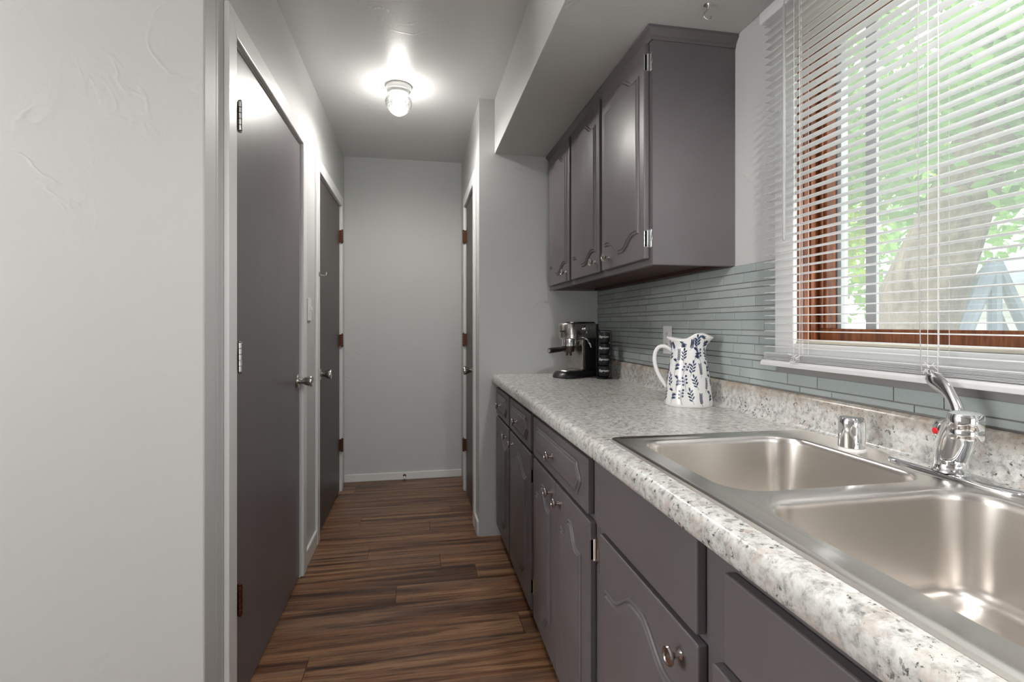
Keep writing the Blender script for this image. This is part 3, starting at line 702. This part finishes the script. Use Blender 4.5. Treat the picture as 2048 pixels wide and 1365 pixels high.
for p, s_, u_ in frames(hp): L.append([p+s_*.0095*math.cos(a)+u_*.0072*math.sin(a) for a in [2*PI*k/14 for k in range(14)]])
obj('handle', rings(new(), L), 'ceramic', pt, smooth=True)
# painted sprigs: thin ink shapes laid on the curved wall
ink = new()
def surf(t_, z): return ppt(t_ % (2*PI), max(.004, min(.238, z)), .00035)
def ipoly(pts):
    vs = [ink.verts.new(surf(a, z)) for a, z in pts]
    c_ = ink.verts.new(sum((v_.co for v_ in vs), Vector())/len(vs)*1.0)
    am = sum(a for a, z in pts)/len(pts); zm = sum(z for a, z in pts)/len(pts); c_.co = surf(am, zm)
    for i in range(len(vs)): ink.faces.new((vs[i], vs[(i+1)%len(vs)], c_))
def leaf(t0, z0_, ang, ln, wd):
    R = prad(z0_); pts = []
    ca, sa = math.cos(ang), math.sin(ang)
    for u, w_ in ((0,0),(.25,.75),(.55,1),(.82,.6),(1,0),(.82,-.6),(.55,-1),(.25,-.75)):
        dx = u*ln*ca - w_*wd/2*sa; dz = u*ln*sa + w_*wd/2*ca; pts.append((t0+dx/R, z0_+dz))
    ipoly(pts)
def stroke(pts, wd):
    R = prad(pts[0][1])
    for (a0,z0_),(a1,z1_) in zip(pts, pts[1:]):
        d = Vector(((a1-a0)*R, z1_-z0_)); 
        if d.length < 1e-6: continue
        q = Vector((-d.y, d.x)).normalized()*wd/2
        ipoly([(a0+q.x/R,z0_+q.y),(a1+q.x/R,z1_+q.y),(a1-q.x/R,z1_-q.y),(a0-q.x/R,z0_-q.y)])
def sprig(t0, z0_, ang, ln, kind):
    R = prad(z0_); bend = random.uniform(-.5,.5); P = []; k = 8
    a = ang - bend/2; x = z = 0
    for i in range(k+1):
        P.append((t0+x/R, z0_+z, a)); x += ln/k*math.cos(a); z += ln/k*math.sin(a); a += bend/k
    stroke([(p[0],p[1]) for p in P], .0011)
    if kind == 'fern':
        for i in range(2, k+1):
            for sg in (1,-1): leaf(P[i][0], P[i][1], P[i][2]+sg*.75, .0090, .0034)
    elif kind == 'bold':
        for i in range(2, k, 2):
            leaf(P[i][0], P[i][1], P[i][2]+.75, .0150, .0058); leaf(P[i+1][0], P[i+1][1], P[i+1][2]-.75, .0150, .0058)
        leaf(P[k][0], P[k][1], P[k][2], .0160, .0062)
    elif kind == 'star':
        for i in (3,5,8):
            sg = 1 if i % 2 else -1
            ex = (P[i][0]+sg*.008/R*math.sin(P[i][2]), P[i][1]+.004); stroke([(P[i][0],P[i][1]), ex], .0009)
            for q in range(5): leaf(ex[0], ex[1], P[i][2]+(q-2)*.62+sg*.3, .0110, .0038)
    elif kind == 'berry':
        for i in range(3, k+1):
            sg = 1 if i % 2 else -1
            an = P[i][2]+sg*.7; ex = (P[i][0]+.010*math.cos(an)/R, P[i][1]+.010*math.sin(an)); stroke([(P[i][0],P[i][1]), ex], .0008)
            for q in range(4): leaf(ex[0]-.0, ex[1], q*PI/2+.3, .0046, .0036)
kinds = ['fern','bold','star','berry','bold','fern','star']
q = 0
for ri, z0_ in enumerate((.006,.053,.100,.146,.190)):
    cnt = 14 if ri < 3 else 13
    for i in range(cnt):
        t0 = 2*PI*(i+.5*(ri % 2)+.15)/cnt + random.uniform(-.08,.08)
        if z0_ > .1 and abs(((t0 % (2*PI))-PI)) < .25: continue
        sprig(t0, z0_+random.uniform(-.002,.008), PI/2+random.uniform(-.38,.38), (.044 if ri < 4 else .032)*random.uniform(.9,1.05), kinds[q % 7]); q += 1
obj('leaf_print', ink, 'ink', pt)

# ------------------------------------------------------------------ espresso machine (local: -x is its front)
EM = (.846, 2.665, CT)
em = thing('espresso_machine', 'slim chrome and black espresso machine in the counter corner', 'coffee machine', EM, (0,0,math.atan2(.52,.85)))
def rr_prism(x0,x1,y0,y1,z0,z1,r,seg=6): return rings(new(), [[(x,y,z0) for x,y in rrect(x0,x1,y0,y1,r,seg)], [(x,y,z1) for x,y in rrect(x0,x1,y0,y1,r,seg)]])
# base with rounded front
def dshape(x0, x1, hw, k=16):
    o = [(x1,-hw),(x1,hw)]
    for i in range(k+1):
        a = PI/2+PI*i/k; o.append((x0+hw*.75+hw*.75*math.cos(a)*1.0, hw*math.sin(a)))
    return o
L = [[(x,y,0) for x,y in dshape(-.140,.115,.070)], [(x,y,.006) for x,y in dshape(-.144,.115,.073)], [(x,y,.022) for x,y in dshape(-.136,.115,.069)], [(x,y,.036) for x,y in dshape(-.120,.115,.062)]]
obj('base', rings(new(), L), 'black', em, smooth=True, angle=.8)
dt = obj('drip_tray', rings(new(), [[(x,y,.0362) for x,y in dshape(-.118,-.012,.060)], [(x,y,.041) for x,y in dshape(-.114,-.012,.057)]]), 'steel', em, smooth=True, angle=.5)
obj('column', box(-.005, .100, -.055, .055, .0362, .205), 'steel', em, bevel=.006)
obj('rear_tank', rr_prism(.101,.130,-.058,.058,.004,.285,.010), 'black', em, smooth=True, angle=.8)
obj('side_panel', box(.012, .100, -.0585, -.0555, .038, .203), 'black', em, bevel=.001)
L = [[(x,y,z) for x,y in dshape(-.105+d,.1005,.060-d)] for d, z in ((.004,.206),(.0,.210),(.0,.283),(.004,.289),(.010,.291))]
hd = obj('head', rings(new(), L), 'steel', em, smooth=True, angle=.8)
obj('top_lid', rings(new(), [[(x,y,.2912) for x,y in dshape(-.050,.100,.052)], [(x,y,.2965) for x,y in dshape(-.047,.098,.049)]]), 'black', em, smooth=True, angle=.5)
obj('brand_plate', rings(new(), [[(-.1045,p,q) for p,q in rrect(-.016,.016,.243,.249,.0028)], [(-.1085,p,q) for p,q in rrect(-.016,.016,.243,.249,.0028)]]), 'black', em)
obj('brew_head', lathe(new(), [(.040,.206),(.040,.196),(.038,.194),(.038,.172),(.036,.168)], origin=(-.055,0,0), seg=32), 'chrome', em, smooth=True)
pf = obj('portafilter', lathe(new(), [(.036,.168),(.036,.160),(.033,.150),(.030,.138),(.022,.134),(.001,.134)], origin=(-.055,0,0), seg=28), 'darkmetal', em, smooth=True)
obj('portafilter_handle', tube(new(), [(-.088,0,.153),(-.105,0,.152),(-.118,0,.151),(-.185,0,.148),(-.205,0,.147),(-.208,0,.147)], [.008,.010,.0135,.0145,.0135,.010], 16), 'black', pf, smooth=True)
obj('handle_cap', tube(new(), [(-.2081,0,.147),(-.2095,0,.147)], [.0085,.0075], 16), 'chrome', pf, smooth=True)
for dy in (-.012,.012): obj('spout', tube(new(), [(-.055,dy,.134),(-.055,dy,.124),(-.055,dy*1.2,.116)], [.007,.007,.005], 10), 'darkmetal', pf, smooth=True)
kb = obj('steam_knob', lathe(new(), [(.014,-.0605),(.014,-.070),(.012,-.072),(.001,-.072)], origin=(.005,0,.262), axis='y', seg=24), 'chrome', em, smooth=True)
obj('knob_mark', box(.002,.008,-.0728,-.0721,.235,.245), 'white', em)
obj('steam_wand', tube(new(), bez((.012,-.058,.206),(.012,-.075,.204),(.010,-.080,.196),(.012,-.083,.186))+bez((.012,-.083,.186),(.016,-.088,.178),(.020,-.090,.170),(.022,-.090,.160))[1:], .0045, 10), 'chrome', em, smooth=True)
obj('power_cord', tube(new(), bez((.128,-.02,.270),(.150,-.03,.278),(.166,-.035,.255),(.166,-.038,.20))+bez((.166,-.038,.20),(.166,-.04,.12),(.160,-.03,.05),(.150,-.02,.006))[1:], .0035, 8), 'black', em, smooth=True)

# ------------------------------------------------------------------ espresso cups on a wire rack
RX, RY = .958, 2.535
rk = thing('cup_rack', 'black wire rack holding the stack of espresso cups', 'rack', (RX, RY, CT), (0,0,math.atan2(-.30,.95)))
obj('rack_base', lathe(new(), [(.040,0),(.041,.002),(.041,.006),(.038,.008),(.001,.008)], seg=32), 'black', rk, smooth=True)
bm = new(); tube(bm, [(.036,0,.006),(.0365,0,.120),(.0365,0,.246),(.034,0,.250),(.0,0,.251),(-.034,0,.250),(-.0365,0,.246),(-.0365,0,.120),(-.036,0,.006)], .0018, 8); obj('rack_wire', bm, 'black', rk, smooth=True)
def text_mesh(s, size):
    cu = bpy.data.curves.new('lettering', 'FONT'); cu.body = s; cu.size = size; cu.align_x = 'CENTER'; cu.shear = .35; cu.offset = size*.03; cu.resolution_u = 3
    o = bpy.data.objects.new('lettering_tmp', cu); C.objects.link(o)
    dg = bpy.context.evaluated_depsgraph_get(); me = bpy.data.meshes.new_from_object(o.evaluated_get(dg)); bpy.data.objects.remove(o); bpy.data.curves.remove(cu); return me
tm = text_mesh('Espresso', .0165)
cup_r = .031
for v_ in tm.vertices:
    x, y_ = v_.co.x, v_.co.y; a = -PI/2 + x/cup_r; rr = .0309-(.052-.030)*.02+.0006
    v_.co = (rr*math.cos(a), rr*math.sin(a), .030+y_)
tm.name = 'lettering'
cupme = None
ord_ = ['bottom black espresso cup of the stack in the wire rack', 'second black espresso cup from the bottom of the rack stack', 'third black espresso cup from the bottom of the rack stack', 'topmost black espresso cup of the stack in the wire rack']
for i in range(4):
    c_ = thing('espresso_cup', ord_[i], 'cup', (RX, RY, CT+.0085+i*.0585), (0,0,math.atan2(.40,-.10)*0+.26-.62), group='espresso cups stacked in the rack')
    if cupme is None:
        o = obj('cup_body', lathe(new(), [(.022,0),(.0245,.002),(.0285,.008),(.0305,.020),(.0308,.044),(.0312,.057),(.0298,.0575),(.0290,.052),(.0285,.020),(.020,.008),(.001,.008)], seg=32), 'blackmatte', c_, smooth=True); cupme = o.data
        h_ = obj('cup_handle', tube(new(), bez((.029,.0,.046),(.045,0,.050),(.046,0,.016),(.0285,0,.014),8), .0032, 8), 'blackmatte', c_, smooth=True); hme = h_.data
    else: o = link('cup_body', cupme, 'blackmatte', c_); h_ = link('cup_handle', hme, 'blackmatte', c_)
    h_.rotation_euler.z = 1.9
    l_ = link('lettering', tm, 'white', o)

# ------------------------------------------------------------------ sink window
wd = thing('window_1', kind='structure')
# white casing on the room side
bm = new(); XW = XR - .014
cw = .072
obj('casing_board', box(XW, XR, WY1-.004, WY1+cw, WZ0-cw, WZ1+cw), 'trim', wd, bevel=.003); obj('casing_board', box(XW, XR, WY0-cw, WY0+.004, WZ0-cw, WZ1+cw), 'trim', wd, bevel=.003)
obj('casing_board', box(XW, XR, WY0+.004, WY1-.004, WZ0-cw, WZ0-.004), 'trim', wd, bevel=.003); obj('casing_board', box(XW, XR, WY0+.004, WY1-.004, WZ1+.004, WZ1+cw), 'trim', wd, bevel=.003)
obj('sill', box(XR-.004, XR+.082, WY0, WY1, WZ0-.003, WZ0+.004), 'stool', wd, bevel=.002)
# wood jambs with stops
bm = new(); jt = .010
bx(bm, XR+.0, XR+.085, WY1-jt, WY1-.0005, WZ0+.004, WZ1); bx(bm, XR+.012, XR+.022, WY1-jt-.005, WY1-jt, WZ0+.004, WZ1); bx(bm, XR+.034, XR+.046, WY1-jt-.005, WY1-jt, WZ0+.004, WZ1)
obj('jamb', bm, 'winwood', wd, bevel=.0015)
bm = new(); bx(bm, XR, XR+.085, WY0+.0005, WY0+jt, WZ0+.004, WZ1); bx(bm, XR, XR+.085, WY0+jt, WY1-jt, WZ1-jt, WZ1-.0005); obj('jamb', bm, 'winwood', wd)
sx = XR+.064
bm = new(); bx(bm, sx, sx+.030, WY0+jt, WY1-jt, WZ0+.004, WZ0+.038); bx(bm, sx, sx+.030, WY0+jt, WY1-jt, WZ1-.05, WZ1-jt)
bx(bm, sx, sx+.030, WY1-jt-.028, WY1-jt, WZ0+.038, WZ1-.05); bx(bm, sx, sx+.030, WY0+jt, WY0+jt+.028, WZ0+.038, WZ1-.05); bx(bm, sx-.006, sx, WY1-jt-.018, WY1-jt-.010, WZ0+.038, WZ1-.05)
obj('sash', bm, 'winwood', wd, bevel=.002)
ax = sx+.034
bm = new(); bx(bm, ax, ax+.022, WY1-.050, WY1-.001, WZ0+.006, WZ1-.002); bx(bm, ax, ax+.022, WY0+.001, WY0+.050, WZ0+.006, WZ1-.002); bx(bm, ax, ax+.022, WY0+.05, WY1-.05, WZ0+.006, WZ0+.036); bx(bm, ax, ax+.022, WY0+.05, WY1-.05, WZ1-.04, WZ1-.002)
bx(bm, ax+.006, ax+.014, 1.118, 1.150, WZ0+.036, WZ1-.04); obj('storm_frame', bm, 'alum', wd, bevel=.001)
obj('pane', box(ax+.010, ax+.012, WY0+.05, 1.118, WZ0+.036, WZ1-.04), 'pane', wd); obj('pane', box(ax+.010, ax+.012, 1.150, WY1-.05, WZ0+.036, WZ1-.04), 'pane', wd)

# ------------------------------------------------------------------ mini blind
bl = thing('window_blind', 'white aluminium mini blind with open slats over the sink window', 'blind')
BY0, BY1 = .212, 1.338; BX = 1.011
L = []
hp_ = [(-.016,-.036),(.014,-.036),(.018,-.030),(.018,.002),(-.012,.002),(-.018,-.003),(-.0195,-.018),(-.0185,-.031)]
rings_ = [[(BX+x, y, 2.118+z) for x, z in hp_] for y in (BY0-.008, BY1+.012)]
obj('headrail', rings(new(), rings_), 'slat', bl, bevel=.002)
TILT = math.radians(2.0)
sm = new(); k = 6; pr = []
for i in range(k+1):
    u = -1+2*i/k; pr.append((u*.0125, .0022*(1-u*u)))
top = [(x, z) for x, z in pr]; bot = [(x, z-.00045) for x, z in pr[::-1]]
rings(sm, [[(x, 0, z) for x, z in top+bot], [(x, BY1-BY0, z) for x, z in top+bot]])
s0 = obj('slat', sm, 'slat', bl, smooth=True, angle=1.2)
PITCH = .0222; z = 2.068; k = 0
while z > 1.124:
    o = s0 if k == 0 else copy_mesh(s0, bl)
    o.location = (BX, BY0+random.uniform(-.0012,.0012), z); o.rotation_euler = (0, TILT+random.uniform(-.012,.012), 0)
    z -= PITCH; k += 1
for i in range(9):
    o = copy_mesh(s0, bl); o.location = (BX+random.uniform(-.0008,.0008), BY0+random.uniform(-.002,.002), 1.1175-.0021*i); o.rotation_euler = (0, .02, 0)
bm = rings(new(), [[(BX+x, y, 1.0905+z_) for x, z_ in ((-.017,-.009),(.013,-.010),(.015,-.006),(.014,.006),(-.010,.007),(-.017,.001))] for y in (BY0-.012, BY1+.010)]); obj('bottom_rail', bm, 'slat', bl, bevel=.0015)
for yc in (1.205, .838, .33):
    bm = new()
    for dy in (-.010, .010):
        for dx in (-.0135, .0135): tube(bm, [(BX+dx, yc+dy, 2.085), (BX+dx, yc+dy+random.uniform(-.002,.002), 1.6), (BX+dx, yc+dy, 1.100)], .00055, 5)
    obj('ladder_cord', bm, 'cord', bl)
    bm = new(); tube(bm, [(BX, yc, 2.085), (BX, yc, 1.100)], .0008, 5); obj('lift_cord', bm, 'cord', bl)
    bm = new()
    for j in range(12):
        p0 = Vector((BX-.016, yc+random.uniform(-.012,.012), 1.100+random.uniform(-.004,.018))); 
        tube(bm, bez(p0, p0+Vector((-.008,random.uniform(-.02,.02),random.uniform(-.01,.01))), p0+Vector((-.010,random.uniform(-.02,.02),random.uniform(-.012,.01))), p0+Vector((-.002,random.uniform(-.012,.012),random.uniform(-.010,.008))), 6), .0006, 5)
    obj('cord_tangle', bm, 'cord', bl)
bm = new(); tube(bm, [(.984, .856, 2.085), (.984, .857, 1.7), (.985, .853, 1.18), (.984, .849, 1.105)], .0010, 6); obj('pull_cord', bm, 'wand', bl)
wn_ = obj('tilt_wand', lathe(new(), [(.0022,2.072),(.0042,2.066),(.0042,1.432),(.003,1.428)], origin=(.981,1.232,0), seg=8), 'wand', bl, smooth=True, angle=.3)
obj('wand_hook', tube(new(), bez((.981,1.232,2.072),(.981,1.232,2.085),(.985,1.232,2.092),(.993,1.232,2.090),6), .0014, 6), 'chrome', wn_, smooth=True)

# ------------------------------------------------------------------ ceiling hook on the soffit
t = thing('ceiling_hook', 'small metal plant hook screwed into the soffit beside the wall cabinet', 'hook', (.865, 1.412, SZ))
obj('hook_flange', lathe(new(), [(.013,0),(.013,-.002),(.007,-.006),(.004,-.012),(.003,-.013)], seg=18), 'nickel', t, smooth=True)
obj('hook_arm', tube(new(), bez((0,0,-.010),(0,0,-.022),(-.013,0,-.020),(-.013,0,-.034),6)+bez((-.013,0,-.034),(-.013,0,-.050),(.012,0,-.050),(.010,0,-.034),6)[1:], .0022, 8), 'nickel', t, smooth=True)

# ------------------------------------------------------------------ outside
GZ = -.55
g_ = obj('lawn', box(XR+WT+.02, 30, -10, 30, GZ-.2, GZ), 'grass'); g_['kind'] = 'structure'
def foliage(clusters, leaves, size):
    verts, faces = [], []
    for (cx, cy, cz, rx, ry, rz), nl in zip(clusters, leaves):
        for _ in range(nl):
            d = Vector((random.gauss(0,1), random.gauss(0,1), random.gauss(0,1))).normalized()*random.random()**.45
            p = Vector((cx+d.x*rx, cy+d.y*ry, cz+d.z*rz)); a = Vector((random.gauss(0,1),random.gauss(0,1),random.gauss(0,.6))).normalized(); b = a.cross(Vector((random.gauss(0,1),random.gauss(0,1),random.gauss(0,1)))).normalized()
            s_ = size*random.uniform(.6,1.3); i = len(verts)
            verts += [p, p+a*s_*.5+b*s_*.28, p+a*s_, p+a*s_*.5-b*s_*.28]; faces.append((i,i+1,i+2,i+3))
    me = bpy.data.meshes.new('foliage'); me.from_pydata([tuple(v_) for v_ in verts], [], faces); return me
def trunk(path, r): return tube(new(), path, r, 14)
def tree(label, base, path, r, clusters, leaves, size, lm):
    t = thing('tree', label, 'tree', base)
    tr_ = obj('trunk', trunk(path, r), 'bark', t, smooth=True)
    f = link('foliage', foliage(clusters, leaves, size), lm, t); f['kind'] = 'stuff'; return t
tree('broad tree trunk with green leaves outside the sink window', (4.10,3.70,GZ),
     [(0,0,-.1),(0,0,.4),(.02,-.02,1.2),(.05,-.12,2.0),(.02,-.45,2.7),(-.05,-.9,3.6)], [.46,.36,.31,.30,.22,.14],
     [(.1,-.9,3.3,1.5,1.4,.8),(-.3,.4,3.6,1.6,1.4,1.0),(-.5,-1.6,3.35,.8,.9,.40),(.5,-1.9,3.5,1.3,1.2,.7)], (1800,1600,430,1300), .15, 'leafB')
tree('slim leaning tree trunk with yellow-green leaves outside the left window pane', (4.55,4.95,GZ),
     [(0,0,-.1),(0,.05,.8),(-.02,.12,1.6),(-.03,.22,2.4),(-.05,.3,3.4)], [.20,.17,.15,.13,.09],
     [(-.3,.1,3.0,.9,.9,.7),(.2,-.2,3.7,1.2,1.1,.8),(.6,.9,2.7,.8,.7,.5)], (900,900,420), .13, 'leafA')
tree('distant leafy tree filling the background behind the garage', (11.5,9.5,GZ),
     [(0,0,-.1),(0,0,2),(.1,0,4)], [.3,.25,.15], [(0,0,4.0,4.2,4.4,2.4),(1,-4.5,4.4,3.5,3.2,1.6),(-1,4.4,3.8,3.0,3.0,2.4)], (2600,1500,1500), .30, 'leafB')
# garage
ga = thing('garage', 'white sided garage with blue-grey shingle roof seen through the window', 'garage', (7.41, 6.05, GZ), (0,0,math.radians(-35.6)))
obj('wall', box(0, 4.0, -5.6, 0, 0, 2.05), 'siding', ga)
for i in range(10): obj('siding_board', box(-.022, -.002, -5.6, 0, .03+i*.20, .03+i*.20+.185), 'siding', ga, bevel=.004)
bm = new(); rings(bm, [[(-.35,y,1.98),(-.35,y,2.10),(2.0,y,3.35),(4.35,y,2.10),(4.35,y,1.98),(2.0,y,3.20)] for y in (-5.8,.2)]); obj('roof', bm, 'shingle', ga)
obj('fascia', box(-.37, -.351, -5.8, .2, 1.95, 2.10), 'siding', ga)
# swing frame
sw = thing('swing_frame', 'grey-blue A-frame of a garden swing on the lawn outside', 'swing', (3.30, 2.41, GZ))
for p in ((-.83,.153,0),(.95,-.175,0),(0,0,0)):
    obj('post', tube(new(), [p, (0,0,2.12)], .034, 10), 'swing', sw, smooth=True)
obj('top_beam', tube(new(), [(0,0,2.10),(.9,.75,2.10)], .04, 10), 'swing', sw, smooth=True)
for p in ((-.60+.9,.153+.75,0),(.80+.9,-.175+.75,0)): obj('post', tube(new(), [p, (.9,.75,2.12)], .034, 10), 'swing', sw, smooth=True)
